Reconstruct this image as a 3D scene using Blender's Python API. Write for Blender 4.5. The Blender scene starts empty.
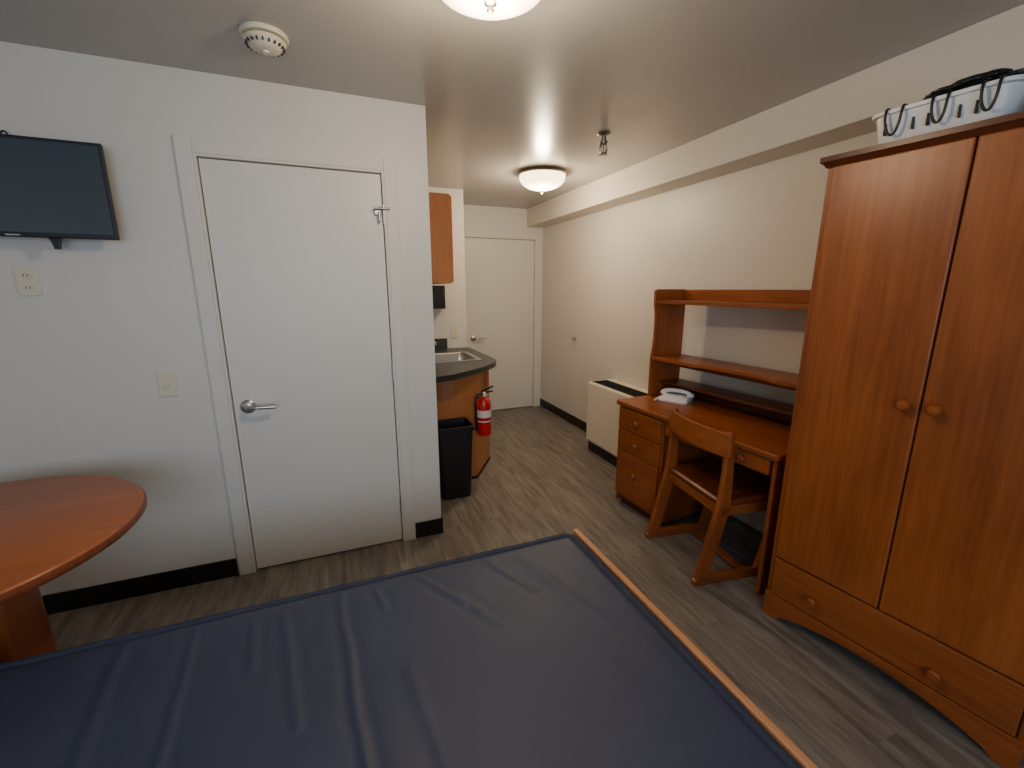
import bpy, bmesh, math, random
from mathutils import Vector, noise
random.seed(3)
CEIL=2.366; RX=2.33; YB=4.85; LX=-2.1; YN=-1.6; YW=2.4; CX=.49
# ------------------------------------------------------------ materials
def mat(name,col,rough=.5,metal=0,bump=0,bscale=50,vary=0,vscale=3,spec=None,emit=None,estr=0,coat=0):
    m=bpy.data.materials.new(name);m.use_nodes=True;nt=m.node_tree;b=nt.nodes["Principled BSDF"]
    b.inputs["Base Color"].default_value=(*col,1);b.inputs["Roughness"].default_value=rough;b.inputs["Metallic"].default_value=metal
    if spec is not None:b.inputs["Specular IOR Level"].default_value=spec
    if coat:b.inputs["Coat Weight"].default_value=coat;b.inputs["Coat Roughness"].default_value=.2
    if emit:b.inputs["Emission Color"].default_value=(*emit,1);b.inputs["Emission Strength"].default_value=estr
    tc=nt.nodes.new("ShaderNodeTexCoord")
    n=nt.nodes.new("ShaderNodeTexNoise");n.inputs["Scale"].default_value=vscale;n.inputs["Detail"].default_value=4
    nt.links.new(tc.outputs["Object"],n.inputs["Vector"])
    r=nt.nodes.new("ShaderNodeMapRange");r.inputs[3].default_value=1-vary;r.inputs[4].default_value=1+vary
    nt.links.new(n.outputs["Fac"],r.inputs[0])
    mx=nt.nodes.new("ShaderNodeVectorMath");mx.operation='SCALE';mx.inputs[0].default_value=col
    nt.links.new(r.outputs[0],mx.inputs["Scale"]);nt.links.new(mx.outputs[0],b.inputs["Base Color"])
    if bump:
        n2=nt.nodes.new("ShaderNodeTexNoise");n2.inputs["Scale"].default_value=bscale;n2.inputs["Detail"].default_value=3
        nt.links.new(tc.outputs["Object"],n2.inputs["Vector"])
        bp=nt.nodes.new("ShaderNodeBump");bp.inputs["Strength"].default_value=bump;bp.inputs["Distance"].default_value=.003
        nt.links.new(n2.outputs["Fac"],bp.inputs["Height"]);nt.links.new(bp.outputs[0],b.inputs["Normal"])
    return m
def wood(name,c1,c2,axis=2,rough=.36,scale=1):
    m=bpy.data.materials.new(name);m.use_nodes=True;nt=m.node_tree;b=nt.nodes["Principled BSDF"]
    b.inputs["Roughness"].default_value=rough
    tc=nt.nodes.new("ShaderNodeTexCoord");mp=nt.nodes.new("ShaderNodeMapping")
    s=[30*scale]*3;s[axis]=1.6*scale;mp.inputs["Scale"].default_value=s
    nt.links.new(tc.outputs["Object"],mp.inputs["Vector"])
    n=nt.nodes.new("ShaderNodeTexNoise");n.inputs["Scale"].default_value=1.8;n.inputs["Detail"].default_value=8;n.inputs["Roughness"].default_value=.62;n.inputs["Distortion"].default_value=.4
    nt.links.new(mp.outputs[0],n.inputs["Vector"])
    mp2=nt.nodes.new("ShaderNodeMapping");s2=[3*scale]*3;s2[axis]=.9*scale;mp2.inputs["Scale"].default_value=s2
    nt.links.new(tc.outputs["Object"],mp2.inputs["Vector"])
    n2=nt.nodes.new("ShaderNodeTexNoise");n2.inputs["Scale"].default_value=1.5;n2.inputs["Detail"].default_value=3;nt.links.new(mp2.outputs[0],n2.inputs["Vector"])
    ad=nt.nodes.new("ShaderNodeMath");ad.operation='ADD';nt.links.new(n.outputs["Fac"],ad.inputs[0]);nt.links.new(n2.outputs["Fac"],ad.inputs[1])
    r=nt.nodes.new("ShaderNodeMapRange");r.inputs[1].default_value=.72;r.inputs[2].default_value=1.28;nt.links.new(ad.outputs[0],r.inputs[0])
    mx=nt.nodes.new("ShaderNodeMix");mx.data_type='RGBA';mx.inputs[6].default_value=(*c1,1);mx.inputs[7].default_value=(*c2,1)
    nt.links.new(r.outputs[0],mx.inputs[0]);nt.links.new(mx.outputs[2],b.inputs["Base Color"])
    bp=nt.nodes.new("ShaderNodeBump");bp.inputs["Strength"].default_value=.12;bp.inputs["Distance"].default_value=.002
    nt.links.new(n.outputs["Fac"],bp.inputs["Height"]);nt.links.new(bp.outputs[0],b.inputs["Normal"])
    return m
WC1=(.195,.047,.009);WC2=(.375,.102,.020)
W_V=wood("cherry_wood_vertical",WC1,WC2,2);W_X=wood("cherry_wood_lengthwise",WC1,WC2,0);W_Y=wood("cherry_wood_crosswise",WC1,WC2,1)
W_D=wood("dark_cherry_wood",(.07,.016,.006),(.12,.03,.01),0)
W_T=wood("table_laminate",(.34,.095,.028),(.45,.14,.045),0,.35,.6)
W_TE=wood("table_edge_wood",(.16,.035,.01),(.22,.055,.018),0,.4)
W_B=wood("bed_rail_wood",(.50,.21,.085),(.60,.28,.13),1,.45)
W_K=wood("kitchen_cabinet_wood",(.42,.15,.04),(.54,.21,.065),2,.4)
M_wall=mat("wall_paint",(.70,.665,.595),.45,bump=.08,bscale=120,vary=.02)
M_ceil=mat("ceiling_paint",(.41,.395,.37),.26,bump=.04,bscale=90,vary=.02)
M_sof=mat("soffit_paint",(.68,.635,.55),.45,bump=.05,bscale=90)
M_door=mat("door_paint",(.72,.69,.62),.4,vary=.015)
M_trim=mat("door_frame_paint",(.71,.675,.60),.5)
M_base=mat("black_vinyl_base",(.008,.008,.009),.35)
M_chrome=mat("brushed_nickel",(.6,.6,.6),.28,1)
M_dchrome=mat("aged_nickel",(.30,.28,.26),.35,1)
M_steel=mat("stainless_steel",(.55,.55,.55),.3,1)
M_dark=mat("dark_gap",(.012,.010,.009),.6)
M_blk=mat("black_plastic",(.012,.012,.014),.4)
M_ivory=mat("ivory_plastic",(.72,.66,.50),.4)
M_white=mat("white_plastic",(.80,.80,.79),.35)
M_grille=mat("vent_grille_dark",(.02,.02,.02),.5)
M_heat=mat("heater_enamel",(.80,.75,.61),.4)
M_ctr=mat("counter_laminate",(.035,.037,.04),.35,vary=.25,vscale=60)
M_red=mat("extinguisher_red",(.55,.01,.01),.25,coat=.5)
M_mat=mat("mattress_vinyl",(.034,.044,.084),.52,bump=.3,bscale=16,vary=.15,vscale=4,spec=.45)
M_pipe=mat("mattress_piping",(.024,.032,.060),.8,bump=.8,bscale=120)
M_seat=wood("seat_wood",(.12,.028,.008),(.20,.05,.014),0,.35)
M_scr=mat("tv_screen_glass",(.040,.060,.074),.22,spec=.6,coat=.4)
M_bag=mat("black_bag_plastic",(.01,.01,.011),.3,bump=.6,bscale=30)
M_bag2=mat("grey_bag_plastic",(.35,.37,.40),.35,bump=.6,bscale=30)
M_lab=mat("paper_label",(.75,.73,.66),.6)
M_dome=mat("frosted_glass_lit",(.9,.85,.7),.3,emit=(1,.76,.43),estr=6)
M_brass=mat("fixture_metal",(.6,.52,.38),.3,1)
def floormat():
    m=bpy.data.materials.new("vinyl_plank_floor");m.use_nodes=True;nt=m.node_tree;b=nt.nodes["Principled BSDF"]
    b.inputs["Roughness"].default_value=.45
    tc=nt.nodes.new("ShaderNodeTexCoord");mp=nt.nodes.new("ShaderNodeMapping");mp.inputs["Rotation"].default_value=(0,0,math.pi/2)
    nt.links.new(tc.outputs["Object"],mp.inputs["Vector"])
    br=nt.nodes.new("ShaderNodeTexBrick");br.inputs["Scale"].default_value=1;br.inputs["Brick Width"].default_value=1.22;br.inputs["Row Height"].default_value=.152
    br.inputs["Mortar Size"].default_value=.0010;br.inputs["Color1"].default_value=(.25,.25,.25,1);br.inputs["Color2"].default_value=(.75,.75,.75,1);br.inputs["Mortar"].default_value=(.1,.1,.1,1)
    nt.links.new(mp.outputs[0],br.inputs["Vector"])
    m2=nt.nodes.new("ShaderNodeMapping");m2.inputs["Scale"].default_value=(22,2.4,1);nt.links.new(tc.outputs["Object"],m2.inputs["Vector"])
    off=nt.nodes.new("ShaderNodeVectorMath");off.operation='ADD';nt.links.new(m2.outputs[0],off.inputs[0])
    sc=nt.nodes.new("ShaderNodeVectorMath");sc.operation='SCALE';sc.inputs["Scale"].default_value=9;nt.links.new(br.outputs["Color"],sc.inputs[0]);nt.links.new(sc.outputs[0],off.inputs[1])
    n=nt.nodes.new("ShaderNodeTexNoise");n.inputs["Scale"].default_value=1.3;n.inputs["Detail"].default_value=8;n.inputs["Roughness"].default_value=.65;n.inputs["Distortion"].default_value=.4
    nt.links.new(off.outputs[0],n.inputs["Vector"])
    cr=nt.nodes.new("ShaderNodeValToRGB");e=cr.color_ramp.elements
    e[0].position=.30;e[0].color=(.088,.072,.060,1);e[1].position=.72;e[1].color=(.29,.258,.225,1)
    nt.links.new(n.outputs["Fac"],cr.inputs[0])
    r=nt.nodes.new("ShaderNodeMapRange");r.inputs[1].default_value=.0;r.inputs[2].default_value=.75;r.inputs[3].default_value=.78;r.inputs[4].default_value=1.1
    nt.links.new(br.outputs["Color"],r.inputs[0])
    mu=nt.nodes.new("ShaderNodeVectorMath");mu.operation='SCALE';nt.links.new(cr.outputs[0],mu.inputs[0]);nt.links.new(r.outputs[0],mu.inputs["Scale"])
    nt.links.new(mu.outputs[0],b.inputs["Base Color"])
    bp=nt.nodes.new("ShaderNodeBump");bp.inputs["Strength"].default_value=.15;bp.inputs["Distance"].default_value=.002
    nt.links.new(n.outputs["Fac"],bp.inputs["Height"]);nt.links.new(bp.outputs[0],b.inputs["Normal"])
    return m
M_floor=floormat()
# ------------------------------------------------------------ geometry helpers
def link(name,me,parent,m,smooth=False,bevel=0):
    if m:me.materials.append(m)
    if smooth:
        for p in me.polygons:p.use_smooth=True
    o=bpy.data.objects.new(name,me);bpy.context.collection.objects.link(o)
    if parent:o.parent=parent
    if bevel:
        b=o.modifiers.new("bevel","BEVEL");b.width=bevel;b.segments=2;b.limit_method='ANGLE';b.angle_limit=math.radians(40)
    return o
def root(name,loc=(0,0,0),rz=0):
    e=bpy.data.objects.new(name,None);bpy.context.collection.objects.link(e);e.location=loc;e.rotation_euler=(0,0,math.radians(rz));e.empty_display_size=.1;return e
def box(name,a,b,m,parent=None,bevel=.003):
    x0,y0,z0=a;x1,y1,z1=b
    v=[(x0,y0,z0),(x1,y0,z0),(x1,y1,z0),(x0,y1,z0),(x0,y0,z1),(x1,y0,z1),(x1,y1,z1),(x0,y1,z1)]
    me=bpy.data.meshes.new(name);me.from_pydata(v,[],[(0,3,2,1),(4,5,6,7),(0,1,5,4),(1,2,6,5),(2,3,7,6),(3,0,4,7)])
    return link(name,me,parent,m,bevel=bevel)
def prism(name,pts,axis,a,b,m,parent=None,bevel=.002,smooth=False):
    def T(p,h):
        return {'z':(p[0],p[1],h),'y':(p[0],h,p[1]),'x':(h,p[0],p[1])}[axis]
    n=len(pts);v=[T(p,a) for p in pts]+[T(p,b) for p in pts]
    f=[tuple(range(n))[::-1],tuple(range(n,2*n))]+[(i,(i+1)%n,n+(i+1)%n,n+i) for i in range(n)]
    me=bpy.data.meshes.new(name);me.from_pydata(v,[],f)
    bm=bmesh.new();bm.from_mesh(me);bmesh.ops.recalc_face_normals(bm,faces=bm.faces);bm.to_mesh(me);bm.free()
    return link(name,me,parent,m,bevel=bevel)
def loft(name,loops,m,parent=None,cap0=True,cap1=True,smooth=True,bevel=0):
    n=len(loops[0]);v=[p for l in loops for p in l];f=[]
    for k in range(len(loops)-1):
        for i in range(n):
            f.append((k*n+i,k*n+(i+1)%n,(k+1)*n+(i+1)%n,(k+1)*n+i))
    if cap0:f.append(tuple(range(n))[::-1])
    if cap1:f.append(tuple(range((len(loops)-1)*n,len(loops)*n)))
    me=bpy.data.meshes.new(name);me.from_pydata(v,[],f)
    bm=bmesh.new();bm.from_mesh(me);bmesh.ops.recalc_face_normals(bm,faces=bm.faces);bm.to_mesh(me);bm.free()
    o=link(name,me,parent,m,smooth=smooth,bevel=bevel)
    if smooth:
        me.set_sharp_from_angle(angle=math.radians(38))
    return o
def lathe(name,prof,c,m,parent=None,seg=48,axis='z'):
    loops=[]
    for r,h in prof:
        r=max(r,.0004);l=[]
        for i in range(seg):
            t=2*math.pi*i/seg;A,B=r*math.cos(t),r*math.sin(t)
            l.append({'z':(c[0]+A,c[1]+B,c[2]+h),'y':(c[0]+A,c[1]+h,c[2]+B),'x':(c[0]+h,c[1]+A,c[2]+B)}[axis])
        loops.append(l)
    return loft(name,loops,m,parent)
def rr(cx,cy,hx,hy,r,z,n=6):
    l=[]
    for sx,sy,a0 in((1,1,0),(-1,1,90),(-1,-1,180),(1,-1,270)):
        for i in range(n+1):
            t=math.radians(a0+90*i/n);l.append((cx+sx*(hx-r)+r*math.cos(t),cy+sy*(hy-r)+r*math.sin(t),z))
    return l
def tube(name,pts,r,m,parent=None,cyclic=False,smooth=True):
    c=bpy.data.curves.new(name,'CURVE');c.dimensions='3D';c.bevel_depth=r;c.bevel_resolution=4;c.resolution_u=8
    s=c.splines.new('NURBS' if smooth else 'POLY');s.points.add(len(pts)-1)
    for i,p in enumerate(pts):s.points[i].co=(*p,1)
    if smooth:s.order_u=3;s.use_endpoint_u=True
    s.use_cyclic_u=cyclic;c.use_fill_caps=True
    t=bpy.data.objects.new("tmp",c);bpy.context.collection.objects.link(t)
    dg=bpy.context.evaluated_depsgraph_get();me=bpy.data.meshes.new_from_object(t.evaluated_get(dg));me.name=name
    bpy.data.objects.remove(t);me.materials.clear()
    return link(name,me,parent,m,smooth=True)
def slab_hole(name,outer,holes,z0,z1,m,parent=None):
    c=bpy.data.curves.new(name,'CURVE');c.dimensions='2D';c.fill_mode='BOTH';c.extrude=(z1-z0)/2
    for L in [outer]+holes:
        s=c.splines.new('POLY');s.points.add(len(L)-1);s.use_cyclic_u=True
        for i,p in enumerate(L):s.points[i].co=(p[0],p[1],0,1)
    t=bpy.data.objects.new("tmp",c);bpy.context.collection.objects.link(t)
    dg=bpy.context.evaluated_depsgraph_get();me=bpy.data.meshes.new_from_object(t.evaluated_get(dg))
    bpy.data.objects.remove(t)
    for v in me.vertices:v.co.z+=(z0+z1)/2
    me.materials.clear();return link(name,me,parent,m)
# ------------------------------------------------------------ room shell
T=.12
box("floor",(LX-T,YN-T,-.1),(RX+T,YB+T,0),M_floor,bevel=0)
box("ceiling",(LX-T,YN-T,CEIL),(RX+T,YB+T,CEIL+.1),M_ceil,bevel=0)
box("wall_right",(RX,YN-T,0),(RX+T,YB+T,CEIL),M_wall,bevel=0)
box("wall_left",(LX-T,YN-T,0),(LX,YW+T,CEIL),M_wall,bevel=0)
DX0,DX1,DZ=-.525,.268,2.045
def joinboxes(name,bs,m,bevel=0):
    v=[];f=[]
    for (x0,y0,z0),(x1,y1,z1) in bs:
        k=len(v);v+=[(x0,y0,z0),(x1,y0,z0),(x1,y1,z0),(x0,y1,z0),(x0,y0,z1),(x1,y0,z1),(x1,y1,z1),(x0,y1,z1)]
        f+=[tuple(k+i for i in q) for q in [(0,3,2,1),(4,5,6,7),(0,1,5,4),(1,2,6,5),(2,3,7,6),(3,0,4,7)]]
    me=bpy.data.meshes.new(name);me.from_pydata(v,[],f);return link(name,me,None,m,bevel=bevel)
joinboxes("wall_front",[((LX,YW,0),(DX0,YW+T,CEIL)),((DX1,YW,0),(CX,YW+T,CEIL)),((DX0,YW,DZ),(DX1,YW+T,CEIL))],M_wall)
box("wall_kitchen_side",(CX-T,YW+T,0),(CX,YB,CEIL),M_wall,bevel=0)
BX0,BX1,BZ=1.36,2.235,2.04
joinboxes("wall_back",[((CX-T,YB,0),(BX0,YB+T,CEIL)),((BX1,YB,0),(RX,YB+T,CEIL)),((BX0,YB,BZ),(BX1,YB+T,CEIL))],M_wall)
box("wall_kitchen_end",(CX,4.15,0),(1.17,4.25,CEIL),M_wall,bevel=.002)
box("soffit",(2.12,YN,2.17),(RX,YB,CEIL),M_sof,bevel=.002)
wx0,wx1,wz0,wz1=-1.5,.9,.8,2.1
joinboxes("wall_near",[((LX,YN-T,0),(wx0,YN,CEIL)),((wx1,YN-T,0),(RX,YN,CEIL)),((wx0,YN-T,0),(wx1,YN,wz0)),((wx0,YN-T,wz1),(wx1,YN,CEIL))],M_wall)
wn=root("window_1")
for i,(a,b) in enumerate([((wx0,YN-.08,wz0),(wx0+.05,YN-.03,wz1)),((wx1-.05,YN-.08,wz0),(wx1,YN-.03,wz1)),((wx0,YN-.08,wz0),(wx1,YN-.03,wz0+.05)),((wx0,YN-.08,wz1-.05),(wx1,YN-.03,wz1)),((-.325,YN-.08,wz0),(-.275,YN-.03,wz1))]):
    box("frame_%d"%(i+1),a,b,M_trim,wn)
box("baseboard_front",(LX,YW-.008,0),(-.595,YW,.1),M_base,bevel=.002)
box("baseboard_front_right",(.33,YW-.008,0),(CX+.008,YW,.1),M_base,bevel=.002)
box("baseboard_kitchen_side",(CX,YW-.008,0),(CX+.008,2.99,.1),M_base,bevel=.002)
box("baseboard_right",(RX-.008,3.37,0),(RX,YB,.1),M_base,bevel=.002)
box("baseboard_right_near",(RX-.008,YN,0),(RX,.36,.1),M_base,bevel=.002)
box("baseboard_left",(LX,YN,0),(LX+.008,YW,.1),M_base,bevel=.002)
# ------------------------------------------------------------ doors
def door(nm,x0,x1,zt,Y,hx,hd,hinge_x,guard=False):
    d=root(nm)
    w=.062
    box("casing_left",(x0-w,Y-.014,0),(x0,Y,zt+w),M_trim,d,.003)
    box("casing_right",(x1,Y-.014,0),(x1+w,Y,zt+w),M_trim,d,.003)
    box("casing_top",(x0,Y-.014,zt),(x1,Y,zt+w),M_trim,d,.003)
    box("jamb_left",(x0,Y-.014,0),(x0+.012,Y+.1,zt),M_trim,d,.002)
    box("jamb_right",(x1-.012,Y-.014,0),(x1,Y+.1,zt),M_trim,d,.002)
    box("jamb_top",(x0+.012,Y-.014,zt-.012),(x1-.012,Y+.1,zt),M_trim,d,.002)
    box("shadow_gap",(x0+.012,Y+.05,0.001),(x1-.012,Y+.06,zt-.012),M_dark,d,0)
    box("slab",(x0+.016,Y+.004,.008),(x1-.016,Y+.044,zt-.016),M_door,d,.002)
    z=.905
    lathe("lever_rose",[(0,0),(.033,0),(.034,-.008),(.028,-.014),(.012,-.018),(.011,-.045),(0,-.045)],(hx,Y+.004,z),M_chrome,d,32,'y')
    tube("lever",[(hx,Y-.04,z),(hx+hd*.02,Y-.052,z+.002),(hx+hd*.05,Y-.056,z+.003),(hx+hd*.09,Y-.053,z),(hx+hd*.125,Y-.047,z-.002)],.0105,M_chrome,d)
    for i,hz in enumerate((.24,1.03,1.84)):
        lathe("hinge_%d"%(i+1),[(0,-.045),(.007,-.045),(.007,.045),(0,.045)],(hinge_x,Y-.006,hz),M_chrome,d,16)
    if guard:
        box("door_guard_plate",(hinge_x-.045,Y-.012,1.835),(hinge_x-.012,Y+.004,1.875),M_dchrome,d)
        tube("door_guard_bar",[(hinge_x-.05,Y-.02,1.862),(hinge_x-.01,Y-.024,1.866),(hinge_x+.03,Y-.022,1.866)],.005,M_dchrome,d)
        box("door_guard_catch",(hinge_x-.028,Y-.03,1.80),(hinge_x-.018,Y-.004,1.85),M_dchrome,d)
    return d
door("door_1",DX0,DX1,DZ,YW,-.448,1,.256,True)
door("door_2",BX0,BX1,BZ,YB,1.45,1,BX1-.012)
# ------------------------------------------------------------ wall plates
sp=root("light_switch")
box("plate",(-.79,YW-.007,.985),(-.72,YW,1.10),M_ivory,sp,.003)
box("toggle",(-.760,YW-.018,1.03),(-.750,YW-.006,1.052),M_ivory,sp,.002)
op=root("wall_outlet")
box("plate",(-1.19,YW-.007,1.445),(-1.12,YW,1.56),M_ivory,op,.003)
for i,z in enumerate((1.478,1.527)):
    lathe("socket_%d"%(i+1),[(0,0),(.017,0),(.016,-.003),(0,-.003)],(-1.155,YW-.007,z),M_ivory,op,24,'y')
    for j,x in enumerate((-1.161,-1.149)):box("slot_%d_%d"%(i+1,j+1),(x-.001,YW-.0112,z-.005),(x+.001,YW-.0098,z+.005),M_dark,op,0)
s2=root("light_switch.001")
box("plate",(1.01,4.143,1.0),(1.08,4.15,1.115),M_ivory,s2,.003)
box("toggle",(1.04,4.132,1.045),(1.05,4.143,1.067),M_ivory,s2,.002)
# ------------------------------------------------------------ TV
tv=root("wall_mounted_television",(-1.122,2.315,1.848),1.5)
box("housing",(-.315,-.010,-.180),(.315,.010,.180),M_blk,tv,.004)
box("screen",(-.303,-.0125,-.163),(.303,-.009,.168),M_scr,tv,.001)
box("bezel_logo_strip",(-.02,-.0135,-.175),(.02,-.010,-.171),M_chrome,tv,0)
box("rear_bulge",(-.22,.010,-.12),(.22,.035,.12),M_blk,tv,.008)
box("wall_bracket",(-.06,.035,-.06),(.06,.083,.06),M_blk,tv)
prism("stand_socket",[(.095,-.180),(.135,-.180),(.128,-.195),(.124,-.222),(.108,-.222),(.102,-.195)],'y',-.004,.012,M_blk,tv)
tube("cable",[(.03,.04,.17),(.02,.06,.2),(-.0,.08,.215),(-.02,.08,.19),(-.03,.08,.1)],.003,M_blk,tv)
# ------------------------------------------------------------ ceiling fittings
def ceiling_light(x,y,first,E):
    L=root("ceiling_light" if first else "ceiling_light.001",(x,y,CEIL))
    lathe("base_pan",[(0,0),(.165,0),(.185,-.008),(.19,-.018),(.186,-.026),(.172,-.028),(0,-.028)],(0,0,0),M_brass,L)
    lathe("glass_bowl",[(.180,-.024),(.181,-.040),(.173,-.066),(.150,-.092),(.115,-.111),(.068,-.124),(.0,-.128)],(0,0,0),M_dome,L)
    lathe("finial",[(0,-.125),(.016,-.127),(.018,-.133),(.008,-.139),(.011,-.148),(.006,-.156),(0,-.159)],(0,0,0),M_brass,L,24)
    ld=bpy.data.lights.new("bulb_glow","POINT");ld.energy=E;ld.color=(1,.80,.56);ld.shadow_soft_size=.05
    lo=bpy.data.objects.new("bulb_glow",ld);bpy.context.collection.objects.link(lo);lo.parent=L;lo.location=(0,0,-.215)
ceiling_light(.455,1.30,True,19);ceiling_light(1.585,3.33,False,26)
sd=root("smoke_detector",(-.165,1.99,CEIL))
lathe("mounting_plate",[(0,0),(.078,0),(.080,-.008),(.076,-.014),(0,-.014)],(0,0,0),M_ivory,sd)
lathe("vent_gap",[(0,-.014),(.060,-.014),(.060,-.03),(0,-.03)],(0,0,0),M_grille,sd)
lathe("body",[(.0,-.018),(.066,-.018),(.070,-.024),(.066,-.03),(.060,-.036),(.050,-.046),(.038,-.052),(0,-.054)],(0,0,0),M_ivory,sd)
for i in range(20):
    t=i*math.pi/10;rb=box("slot_%d"%(i+1),(.052,-.002,-.0425),(.064,.002,-.0335),M_dark,sd,0);rb.rotation_euler=(0,0,t)
lathe("test_button",[(0,-.053),(.012,-.054),(.011,-.058),(0,-.058)],(0,0,0),M_white,sd,24)
sk=root("fire_sprinkler",(1.54,2.40,CEIL));sk.scale=(1.15,1.15,1.15)
lathe("escutcheon",[(0,0),(.032,0),(.034,-.006),(.026,-.012),(.014,-.014),(.0,-.014)],(0,0,0),M_dchrome,sk,32)
lathe("pipe_body",[(0,-.012),(.013,-.014),(.013,-.035),(.020,-.037),(.020,-.052),(.010,-.056),(0,-.056)],(0,0,0),M_dchrome,sk,24)
tube("yoke",[(-.012,0,-.05),(-.022,0,-.07),(-.014,0,-.092),(0,0,-.098),(.014,0,-.092),(.022,0,-.07),(.012,0,-.05)],.005,M_dchrome,sk)
lathe("glass_bulb",[(0,-.054),(.004,-.06),(.004,-.085),(0,-.094)],(0,0,0),M_red,sk,12)
lathe("deflector",[(0,-.097),(.023,-.099),(.024,-.102),(0,-.103)],(0,0,0),M_dchrome,sk,24)
ds=root("wall_door_stop",(RX,4.02,.96))
lathe("rubber_bumper",[(0,0),(.022,0),(.022,-.012),(.014,-.03),(.012,-.04),(0,-.042)],(0,0,0),M_chrome,ds,24,'x')
# ------------------------------------------------------------ kitchenette
kc=root("kitchen_base_cabinet")
cab=[(.492,3.03),(.93,3.08),(1.15,3.42),(1.15,4.145),(.492,4.145)]
inner=[(.55,3.3),(1.1,3.3),(1.1,3.88),(.55,3.88)]
prism("lower_carcass",cab,'z',.0,.66,W_K,kc,.003)
slab_hole("upper_carcass",cab,[inner],.66,.858,W_K,kc)
prism("toe_kick",[(.50,3.022),(.935,3.072),(1.158,3.42),(1.158,3.44),(.50,3.05)],'z',.0,.02,M_dark,kc,0)
for i in range(2):
    y0=3.46+.34*i;box("door_%d"%(i+1),(1.15,y0,.12),(1.168,y0+.325,.84),W_K,kc)
    tube("pull_%d"%(i+1),[(1.168,y0+.28-.2*i,.66),(1.19,y0+.28-.2*i,.67),(1.19,y0+.28-.2*i,.73),(1.168,y0+.28-.2*i,.74)],.004,M_chrome,kc)
kt=root("kitchen_countertop")
outer=[(.493,2.80),(.58,2.80),(.70,2.84),(.98,3.04),(1.12,3.19),(1.17,3.28),(1.19,3.38),(1.19,4.147),(.493,4.147)]
sx0,sx1,sy0,sy1=.64,1.06,3.36,3.82
slab_hole("worktop",outer,[[(sx0,sy0),(sx1,sy0),(sx1,sy1),(sx0,sy1)]],.86,.90,M_ctr,kt)
box("backsplash_side",(.493,2.82,.90),(.51,4.13,1.0),M_ctr,kt)
box("backsplash_end",(.51,4.13,.90),(.97,4.147,1.0),M_ctr,kt)
sk2=root("kitchen_sink",((sx0+sx1)/2,(sy0+sy1)/2,.90))
hx,hy=(sx1-sx0)/2,(sy1-sy0)/2
loft("basin",[rr(0,0,hx+.02,hy+.02,.04,.0005),rr(0,0,hx+.02,hy+.02,.04,.004),rr(0,0,hx-.012,hy-.012,.04,.005),rr(0,0,hx-.022,hy-.022,.045,-.01),rr(0,0,hx-.035,hy-.035,.05,-.15),rr(0,0,hx-.08,hy-.08,.05,-.17)],M_steel,sk2,cap0=False)
lathe("drain",[(0,-.169),(.035,-.169),(.036,-.166),(0,-.165)],(0,0,0),M_chrome,sk2,24)
lathe("faucet_base",[(0,0),(.03,0),(.028,.02),(.018,.03),(.016,.07),(0,.07)],(-.265,0,0),M_chrome,sk2,24)
tube("faucet_spout",[(-.265,0,.05),(-.265,0,.12),(-.23,0,.16),(-.14,0,.15),(-.11,0,.13),(-.105,0,.11)],.010,M_chrome,sk2)
tube("faucet_lever",[(-.265,0,.07),(-.265,.03,.10),(-.26,.08,.12)],.006,M_chrome,sk2)
ku=root("kitchen_wall_cabinet")
box("carcass",(.492,3.16,1.51),(.79,4.14,2.12),W_K,ku)
for i in range(2):
    y0=3.17+.485*i;box("door_%d"%(i+1),(.79,y0,1.52),(.808,y0+.475,2.11),W_K,ku)
    lathe("knob_%d"%(i+1),[(0,0),(.006,0),(.006,.012),(.013,.018),(.011,.026),(0,.028)],(.808,y0+.43-.38*i,1.58),M_chrome,ku,20,'x')
pd=root("paper_towel_dispenser")
loft("cover",[[(p[0],p[1]+0,p[2]) for p in rr(.845,4.085,.10,.063,.03,z)] for z in (1.29,1.30,1.48,1.50)],M_blk,pd)
box("paper_sheet",(.79,4.06,1.25),(.90,4.064,1.30),M_lab,pd,0)
cb=root("soap_bottle",(.60,3.12,.902))
lathe("bottle",[(0,0),(.028,0),(.03,.01),(.03,.09),(.024,.11),(.01,.12),(.01,.14),(0,.14)],(0,0,0),M_white,cb,24)
tube("pump",[(0,0,.13),(0,0,.165),(.03,0,.165)],.004,M_white,cb)
wb=root("waste_bin",(.695,2.885,0))
def rl(hx,hy,z,r=.03):return rr(0,0,hx,hy,r,z)
loft("bin_body",[rl(.105,.088,.002),rl(.108,.09,.02),rl(.126,.105,.50),rl(.136,.112,.505),rl(.136,.112,.535),rl(.130,.107,.54),rl(.124,.102,.535),rl(.120,.10,.50),rl(.100,.083,.02)],M_blk,wb)
fx=root("fire_extinguisher",(.968,3.0,.385))
lathe("cylinder",[(0,0),(.048,0),(.054,.008),(.055,.02),(.055,.24),(.050,.265),(.035,.285),(.018,.295),(.016,.305),(0,.305)],(0,0,0),M_red,fx,40)
lathe("label",[(.0556,.11),(.0562,.11),(.0562,.20),(.0556,.20)],(0,0,0),M_lab,fx,40)
lathe("label_panel",[(.0563,.12),(.0567,.12),(.0567,.145),(.0563,.145)],(0,0,0),M_red,fx,40)
lathe("valve_body",[(0,.30),(.018,.30),(.018,.33),(.012,.335),(0,.34)],(0,0,0),M_chrome,fx,24)
lathe("gauge",[(0,-.018),(.014,-.018),(.014,-.028),(0,-.028)],(0,0,.318),M_white,fx,24,'y')
prism("lower_handle",[(-.02,.332),(.07,.338),(.078,.33),(.07,.328),(-.02,.322)],'y',-.008,.008,M_blk,fx)
prism("upper_lever",[(-.02,.345),(.0,.352),(.075,.375),(.08,.368),(.01,.342),(-.02,.336)],'y',-.008,.008,M_blk,fx)
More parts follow.
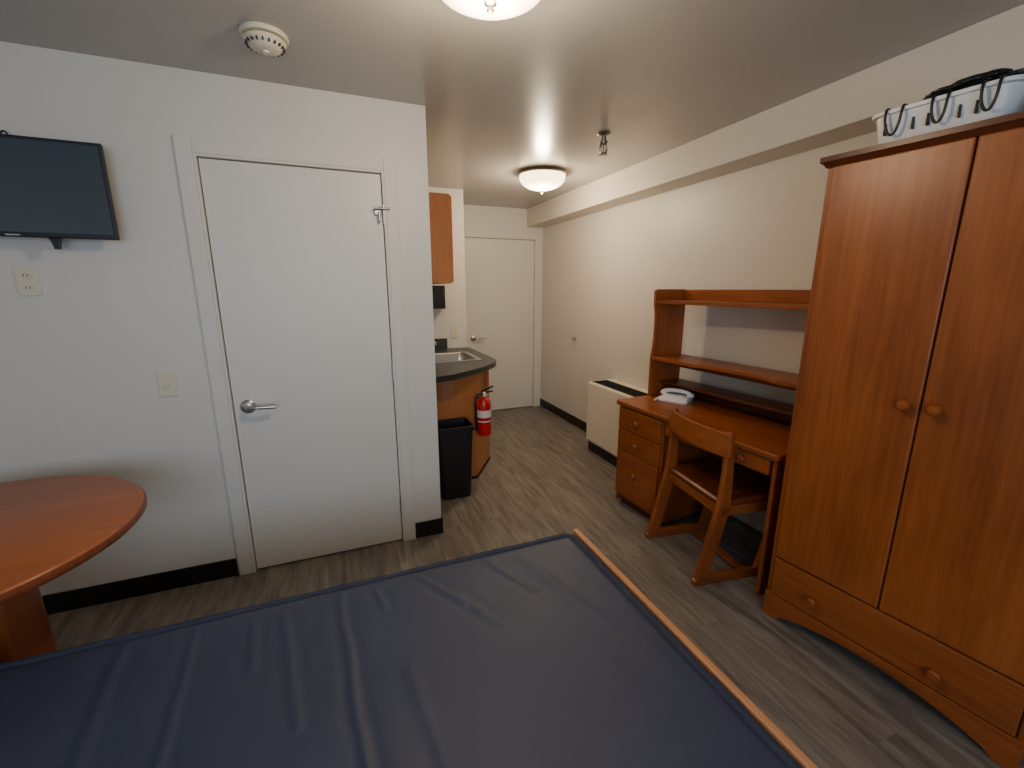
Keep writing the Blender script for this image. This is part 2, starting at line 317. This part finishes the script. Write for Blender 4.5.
tube("hose",[(-.015,0,.32),(-.055,-.01,.325),(-.072,-.02,.28),(-.068,-.02,.18),(-.062,-.01,.08)],.008,M_blk,fx)
lathe("nozzle",[(0,0),(.012,0),(.010,.05),(0,.05)],(-.062,-.01,.04),M_blk,fx,16)
box("wall_bracket",(-.02,.05,.05),(.02,.085,.28),M_blk,fx)
# ------------------------------------------------------------ heater
hh=root("wall_heater_unit")
y0,y1=2.46,3.30;hx0=2.06
box("base_plinth",(hx0+.02,y0+.01,0),(RX-.01,y1-.01,.10),M_blk,hh)
for i in range(9):
    yy=y0+.02+i*.09;box("base_louver_%d"%(i+1),(hx0+.012,yy,.02),(hx0+.02,yy+.075,.085),M_grille,hh,0)
prism("enamel_cover",[(hx0,.10),(RX-.002,.10),(RX-.002,.655),(hx0+.012,.655),(hx0,.64)],'y',y0,y1,M_heat,hh,.004)
box("top_grille_recess",(hx0+.02,y0+.04,.654),(RX-.10,y1-.03,.658),M_grille,hh,0)
for i in range(30):
    yy=y0+.06+i*.0262
    if yy<y1-.06: box("top_fin_%d"%(i+1),(hx0+.022,yy,.658),(RX-.102,yy+.006,.664),M_grille,hh,0)
box("front_groove",(hx0-.001,y0+.03,.108),(hx0+.002,y1-.03,.112),M_grille,hh,0)
# ------------------------------------------------------------ desk with hutch
def knob(nm,x,z,p,y=0,s=1):
    lathe(nm,[(0,0),(.009*s,0),(.008*s,-.012*s),(.017*s,-.018*s),(.019*s,-.026*s),(.014*s,-.034*s),(0,-.036*s)],(x,y,z),W_X,p,24,'y')
dk=root("writing_desk",(1.70,2.37,0),-86)
DW,DD=1.13,.54
loft("top",[rr(DW/2,DD/2,DW/2-.004,DD/2-.004,.02,.712),rr(DW/2,DD/2,DW/2,DD/2,.022,.718),rr(DW/2,DD/2,DW/2,DD/2,.022,.736),rr(DW/2,DD/2,DW/2-.005,DD/2-.005,.02,.742)],W_X,dk)
box("pedestal_side_far",(.02,.03,.02),(.04,DD-.02,.712),W_V,dk)
box("pedestal_side_near",(.40,.03,.02),(.42,DD-.02,.712),W_V,dk)
box("pedestal_back",(.04,DD-.035,.05),(.40,DD-.02,.71),W_V,dk)
box("pedestal_bottom",(.04,.04,.05),(.40,DD-.035,.07),W_V,dk)
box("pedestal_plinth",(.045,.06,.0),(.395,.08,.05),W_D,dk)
for i,(a,b) in enumerate(((.555,.70),(.405,.55),(.085,.40))):
    box("drawer_%d"%(i+1),(.03,.012,a),(.41,.032,b),W_X,dk,.004);knob("drawer_knob_%d"%(i+1),.22,(a+b)/2+(.03 if i==2 else 0),dk,.012,.9)
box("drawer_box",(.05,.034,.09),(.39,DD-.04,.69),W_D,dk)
box("leg_panel",(DW-.04,.03,0),(DW-.02,DD-.02,.712),W_V,dk)
box("modesty_panel",(.42,DD-.06,.30),(DW-.04,DD-.045,.712),W_X,dk)
box("pencil_drawer",(.44,.02,.625),(DW-.05,.038,.705),W_X,dk,.004)
knob("pencil_knob_1",.60,.665,dk,.02,.9);knob("pencil_knob_2",.95,.665,dk,.02,.9)
hf=DD-.27
side=[(hf+.0,.743),(DD,.743),(DD,1.47),(hf+.015,1.47),(hf-.002,1.462),(hf-.004,1.45)]
side+= [(hf-.0,1.36),(hf+.010,1.32),(hf+.014,1.26),(hf+.014,1.15),(hf+.008,1.07),(hf,1.03),(hf-.002,.99),(hf,.90)]
prism("hutch_side_far",side,'x',.01,.032,W_V,dk,.003)
prism("hutch_side_near",side,'x',DW-.032,DW-.01,W_V,dk,.003)
sh=[(.032,hf+.005)]+[(.032+(DW-.064)*t,hf+.005+.03*math.sin(math.pi*t)**.7) for t in [i/16 for i in range(1,16)]]+[(DW-.032,hf+.005),(DW-.032,DD),(.032,DD)]
prism("hutch_top_shelf",sh,'z',1.375,1.397,W_X,dk)
box("hutch_top_gallery",(.032,DD-.018,1.397),(DW-.032,DD,1.468),W_X,dk)
notch=[(.032,hf+.0),(.36,hf+.0),(.42,hf+.03),(.46,hf+.04),(.80,hf+.04),(.84,hf+.03),(.9,hf),(DW-.032,hf),(DW-.032,DD),(.032,DD)]
prism("hutch_mid_shelf",notch,'z',1.0,1.022,W_X,dk)
box("hutch_mid_rail",(.032,DD-.018,.93),(DW-.032,DD,1.0),W_X,dk)
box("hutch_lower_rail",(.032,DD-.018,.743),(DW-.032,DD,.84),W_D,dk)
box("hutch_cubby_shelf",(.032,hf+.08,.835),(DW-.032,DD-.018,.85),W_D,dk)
ph=root("desk_telephone",(2.05,2.19,.744),-60);ph.scale=(.92,.92,.92)
loft("base",[rr(0,0,.10,.085,.02,0),rr(0,0,.102,.087,.02,.012),rr(0,.01,.097,.072,.02,.03),rr(0,.03,.085,.045,.02,.04)],M_white,ph)
tube("handset",[(-.105,.02,.045),(-.09,.02,.062),(-.03,.02,.07),(.03,.02,.07),(.09,.02,.062),(.105,.02,.045)],.015,M_white,ph)
lathe("ear_cup",[(0,0),(.024,0),(.024,.016),(.016,.024),(0,.024)],(-.095,.02,.038),M_white,ph,24)
lathe("mouth_cup",[(0,0),(.024,0),(.024,.016),(.016,.024),(0,.024)],(.095,.02,.038),M_white,ph,24)
for i in range(3):
    for j in range(4):box("key_%d_%d"%(i+1,j+1),(-.035+i*.025,-.07+j*.014,.018+j*.003),(-.018+i*.025,-.06+j*.014,.026+j*.003),M_ivory,ph,.001)
tube("coiled_cord",[(-.11+.008*math.cos(k*1.3),-.02-.0035*k,.012+.006*math.sin(k*1.3)) for k in range(30)],.0025,M_white,ph)
# ------------------------------------------------------------ chair
ch=root("desk_chair",(1.925,1.62,0),-8)
HW=.222
for nm,y in (("left",HW),("right",-HW)):
    a,b=y-.014,y+.014
    prism("runner_"+nm,[(-.335,0),(.10,0),(.115,.02),(.10,.045),(-.28,.05),(-.335,.03)],'y',a,b,W_X,ch,.004)
    prism("rear_leg_"+nm,[(-.325,.03),(-.26,.03),(-.205,.25),(-.17,.42),(-.175,.60),(-.19,.80),(-.205,.81),(-.222,.80),(-.225,.60),(-.235,.45),(-.265,.30)],'y',a,b,W_V,ch,.004)
    prism("front_leg_"+nm,[(.03,.03),(.10,.03),(.13,.20),(.185,.425),(.12,.425),(.08,.22)],'y',a,b,W_V,ch,.004)
    box("seat_rail_"+nm,(-.22,a,.375),(.18,b,.425),W_X,ch)
w2=HW-.014
box("cross_rail_front",(.13,-w2,.36),(.15,w2,.42),W_Y,ch)
box("cross_rail_rear",(-.22,-w2,.37),(-.20,w2,.42),W_Y,ch)
box("stretcher",(-.05,-w2,.02),(-.01,w2,.04),W_Y,ch)
loft("seat",[rr(-.01,0,.205,.225,.03,.425),rr(-.01,0,.215,.235,.04,.432),rr(-.01,0,.215,.235,.04,.446),rr(-.01,0,.205,.225,.04,.454),rr(-.01,0,.13,.14,.05,.448)],M_seat,ch)
ar=[];N=14
for i in range(N+1):
    y=-.245+.49*i/N;ar.append((-.225-.045*(1-(y/.245)**2),y))
ar+= [(x+.022,y) for x,y in ar[::-1]]
prism("crest_rail",ar,'z',.685,.805,W_Y,ch,.006)
# ------------------------------------------------------------ wardrobe
wr=root("wardrobe",(1.747,1.188,0),-82.4)
WW,WD,H0=.80,.45,1.948
box("side_far",(0,.0,.0),(.02,WD,H0-.03),W_V,wr);box("side_near",(WW-.02,0,0),(WW,WD,H0-.03),W_V,wr)
box("back",(.02,WD-.012,.1),(WW-.02,WD,H0-.03),W_V,wr);box("inside_shadow",(.02,.012,.10),(WW-.02,WD-.02,H0-.035),M_dark,wr,0)
box("door_left",(.022,-.014,.305),(WW/2-.0025,.008,H0-.035),W_V,wr,.005)
box("door_right",(WW/2+.0025,-.014,.305),(WW-.022,.008,H0-.035),W_V,wr,.005)
box("drawer_front",(.022,-.014,.12),(WW-.022,.008,.297),W_X,wr,.005)
arch=[(0,0),(.05,0)]+[(.05+.70*t,.075*math.sin(math.pi*t)**.6) for t in [i/20 for i in range(1,20)]]+[(.75,0),(.80,0),(.80,.115),(0,.115)]
prism("arched_skirt",arch,'y',-.014,.006,W_X,wr,.002)
loft("crown",[rr(WW/2,WD/2-.005,WW/2+.004,WD/2+.008,.006,H0-.035),rr(WW/2,WD/2-.008,WW/2+.012,WD/2+.018,.008,H0-.022),rr(WW/2,WD/2-.01,WW/2+.02,WD/2+.024,.01,H0-.018),rr(WW/2,WD/2-.01,WW/2+.02,WD/2+.024,.01,H0)],W_D,wr)
knob("door_knob_left",WW/2-.037,1.088,wr,-.014,1.0);knob("door_knob_right",WW/2+.042,1.088,wr,-.014,1.0)
knob("drawer_knob_left",.195,.195,wr,-.014,1.0);knob("drawer_knob_right",.585,.185,wr,-.014,1.0)
# ------------------------------------------------------------ basket on the wardrobe
bk=root("laundry_basket",(1.747,1.188,H0+.001),-82.4)
bx,by=.285,.155
HB=.108;hl=.185
loft("shell",[rr(bx,by,hl-.03,.125,.04,0),rr(bx,by,hl-.026,.13,.04,.01),rr(bx,by,hl-.01,.148,.05,HB-.013),rr(bx,by,hl,.158,.05,HB-.011),rr(bx,by,hl,.158,.05,HB),rr(bx,by,hl-.012,.146,.05,HB),rr(bx,by,hl-.032,.124,.04,.012)],M_white,bk)
for i in range(8):
    x=bx-.13+i*.037
    if i in (1,4,7): continue
    prism("slot_%d"%(i+1),[(x-.0025,.035),(x+.0025,.035),(x+.0025,.07),(x-.0025,.07)],'y',by-.148,by-.13,M_dark,bk,0)
def cable(nm,x,w,d):
    yf=by-.166
    tube(nm,[(x-w,by-.10,HB),(x-w,by-.155,HB+.010),(x-w,yf,HB-.01),(x-w*.9,yf+.002,.06),(x-w*.35,yf+.008,d),(x+w*.35,yf+.008,d),(x+w*.9,yf+.002,.06),(x+w,yf,HB-.01),(x+w,by-.155,HB+.010),(x+w,by-.10,HB)],.004,M_blk,bk)
cable("cable_loop_1",bx-.105,.022,.028);cable("cable_loop_2",bx+.01,.018,.032);cable("cable_loop_3",bx+.12,.018,.032)
def blob(nm,c,r,m,parent,amp=.25,fr=14):
    bm=bmesh.new();bmesh.ops.create_icosphere(bm,subdivisions=5,radius=1)
    for v in bm.verts:
        n=noise.fractal(v.co*2.2+Vector(c)*7,1.0,2.2,4);k=1+amp*n
        v.co=Vector((c[0]+v.co.x*r[0]*k,c[1]+v.co.y*r[1]*k,c[2]+v.co.z*r[2]*k))
    me=bpy.data.meshes.new(nm);bm.to_mesh(me);bm.free();return link(nm,me,parent,m,smooth=True)
blob("black_bag",(bx+.045,by-.035,HB+.022),(.125,.085,.034),M_bag,bk,.35)
b2=root("grey_plastic_bag",(1.747,1.188,H0+.001),-82.4)
blob("bag_body",(.575,.12,.046),(.085,.12,.044),M_bag2,b2,.2)
# ------------------------------------------------------------ bed
bd=root("bed")
B0,B1,BY0,BY1=-1.12,.812,.36,1.378
def mattress():
    L,Wd,Ht=(B1-B0),(BY1-BY0),.19
    cx,cy,cz=(B0+B1)/2,(BY0+BY1)/2,.42
    hx,hy,hz=L/2,Wd/2,Ht/2;r=.045
    bm=bmesh.new();NX,NY,NZ=240,120,10
    def face(fn,n1,n2):
        g=[[bm.verts.new(fn(i/n1*2-1,j/n2*2-1)) for j in range(n2+1)] for i in range(n1+1)]
        for i in range(n1):
            for j in range(n2):bm.faces.new((g[i][j],g[i+1][j],g[i+1][j+1],g[i][j+1]))
    for s in(1,-1):
        face(lambda a,b:(a*hx,b*hy,s*hz),NX,NY);face(lambda a,b:(a*hx,s*hy,b*hz),NX,NZ);face(lambda a,b:(s*hx,a*hy,b*hz),NY,NZ)
    bmesh.ops.remove_doubles(bm,verts=bm.verts,dist=1e-5);bmesh.ops.recalc_face_normals(bm,faces=bm.faces)
    cre=[((-.06,1.34),(.0,.4),.0055,.010),((.17,1.34),(.30,1.13),.0055,.010),((-.45,1.34),(-.38,.4),.0045,.010),((.28,1.2),(.36,1.02),.004,.012),((-.22,1.3),(-.16,.9),.0035,.012),((.42,1.34),(.52,1.12),.0035,.012),((-.62,1.35),(-.54,.6),.004,.014),((.10,.95),(.16,.5),.003,.016),((-.3,1.34),(-.28,1.1),.0035,.010),((.03,1.34),(.06,1.2),.004,.009),((.55,1.3),(.66,.9),.003,.018)]
    for v in bm.verts:
        p=v.co.copy();q=Vector((max(-hx+r,min(hx-r,p.x)),max(-hy+r,min(hy-r,p.y)),max(-hz+r,min(hz-r,p.z))))
        d=p-q
        if d.length>1e-6:p=q+d.normalized()*r
        wx,wy=p.x+cx,p.y+cy
        e=min(1,max(0,min(hx-abs(p.x),hy-abs(p.y))/.08))
        if p.z>0:
            dz=.007*noise.noise(Vector((wx*2.6,wy*1.0,0)))+.0022*noise.noise(Vector((wx*9,wy*2.6,3)))+.004
            for (x0,y0),(x1,y1),am,wd in cre:
                dx,dy=x1-x0,y1-y0;l2=dx*dx+dy*dy;t=((wx-x0)*dx+(wy-y0)*dy)/l2
                tt=max(0,min(1,t));ex=math.hypot(wx-x0-dx*tt-.010*noise.noise(Vector((wy*5,x0*9,0))),wy-y0-dy*tt)
                fade=math.sin(math.pi*min(1,max(0,.5*(1-tt)+.30)))
                dz+=am*fade*(math.exp(-(ex/wd)**2)-.5*math.exp(-((ex-wd*2)/wd/1.4)**2))
            p.z+=dz*e
        v.co=(p.x+cx,p.y+cy,p.z+cz)
    me=bpy.data.meshes.new("mattress");bm.to_mesh(me);bm.free()
    return link("mattress",me,bd,M_mat,smooth=True)
mattress()
for nm,z in (("piping_top",.502),("piping_bottom",.338)):
    loop=[(p[0],p[1],z+.0015*math.sin(i*2.1)) for i,p in enumerate(rr((B0+B1)/2,(BY0+BY1)/2,(B1-B0)/2-.010,(BY1-BY0)/2-.010,.05,0,8))]
    dl=[]
    for i in range(len(loop)):
        a=Vector(loop[i]);b=Vector(loop[(i+1)%len(loop)]);n=max(1,int((b-a).length/.03))
        for k in range(n):
            q=a.lerp(b,k/n);dl.append((q.x+random.uniform(-.002,.002),q.y+random.uniform(-.002,.002),q.z+random.uniform(-.0018,.0018)))
    tube(nm,dl,.016 if z>.4 else .009,M_pipe,bd,cyclic=True)
box("footboard",(B1+.010,BY0,.0),(B1+.033,BY1+.012,.515),W_B,bd,.005)
box("side_rail_far",(B0,BY1-.04,.20),(B1+.012,BY1-.015,.318),W_B,bd);box("side_rail_near",(B0,BY0+.015,.20),(B1+.012,BY0+.04,.318),W_B,bd)
box("slat_deck",(B0,BY0+.04,.29),(B1+.01,BY1-.04,.318),W_B,bd)
box("headboard",(B0-.03,BY0,.0),(B0-.004,BY1,.66),W_B,bd,.005)
# ------------------------------------------------------------ round table
tb=root("round_table",(-1.175,1.69,0))
lathe("top",[(0,.712),(.488,.712),(.494,.722),(.490,.736),(.482,.742),(0,.742)],(0,0,0),W_T,tb,96)
lathe("top_edge_band",[(.470,.706),(.489,.706),(.4965,.714),(.4975,.724),(.4955,.731),(.489,.734),(.47,.734)],(0,0,0),W_TE,tb,96)
loft("pedestal",[rr(0,0,.168,.13,.05,.03),rr(0,0,.160,.125,.05,.70)],W_V,tb)
loft("base_foot",[rr(0,0,.28,.20,.10,0),rr(0,0,.28,.20,.10,.025),rr(0,0,.26,.18,.10,.035)],W_D,tb)
lathe("mount_plate",[(0,.695),(.25,.695),(.25,.708),(0,.708)],(0,0,0),W_D,tb)
# ------------------------------------------------------------ daylight and camera
al=bpy.data.lights.new("window_daylight","AREA");al.shape='RECTANGLE';al.size=2.3;al.size_y=1.2;al.energy=40;al.color=(.62,.78,1)
ao=bpy.data.objects.new("window_daylight",al);bpy.context.collection.objects.link(ao);ao.location=(-.3,YN-.02,1.45);ao.rotation_euler=(math.radians(90),0,0)
w=bpy.data.worlds.new("world");bpy.context.scene.world=w;w.use_nodes=True;w.node_tree.nodes["Background"].inputs[0].default_value=(.6,.75,1,1);w.node_tree.nodes["Background"].inputs[1].default_value=.6
c=bpy.data.cameras.new("camera");co=bpy.data.objects.new("camera",c);bpy.context.collection.objects.link(co)
co.location=(0,0,1.476);co.rotation_euler=(math.radians(90-12.5),0,math.radians(-21.75));c.lens=432/1024*36;c.clip_start=.02
bpy.context.scene.camera=co
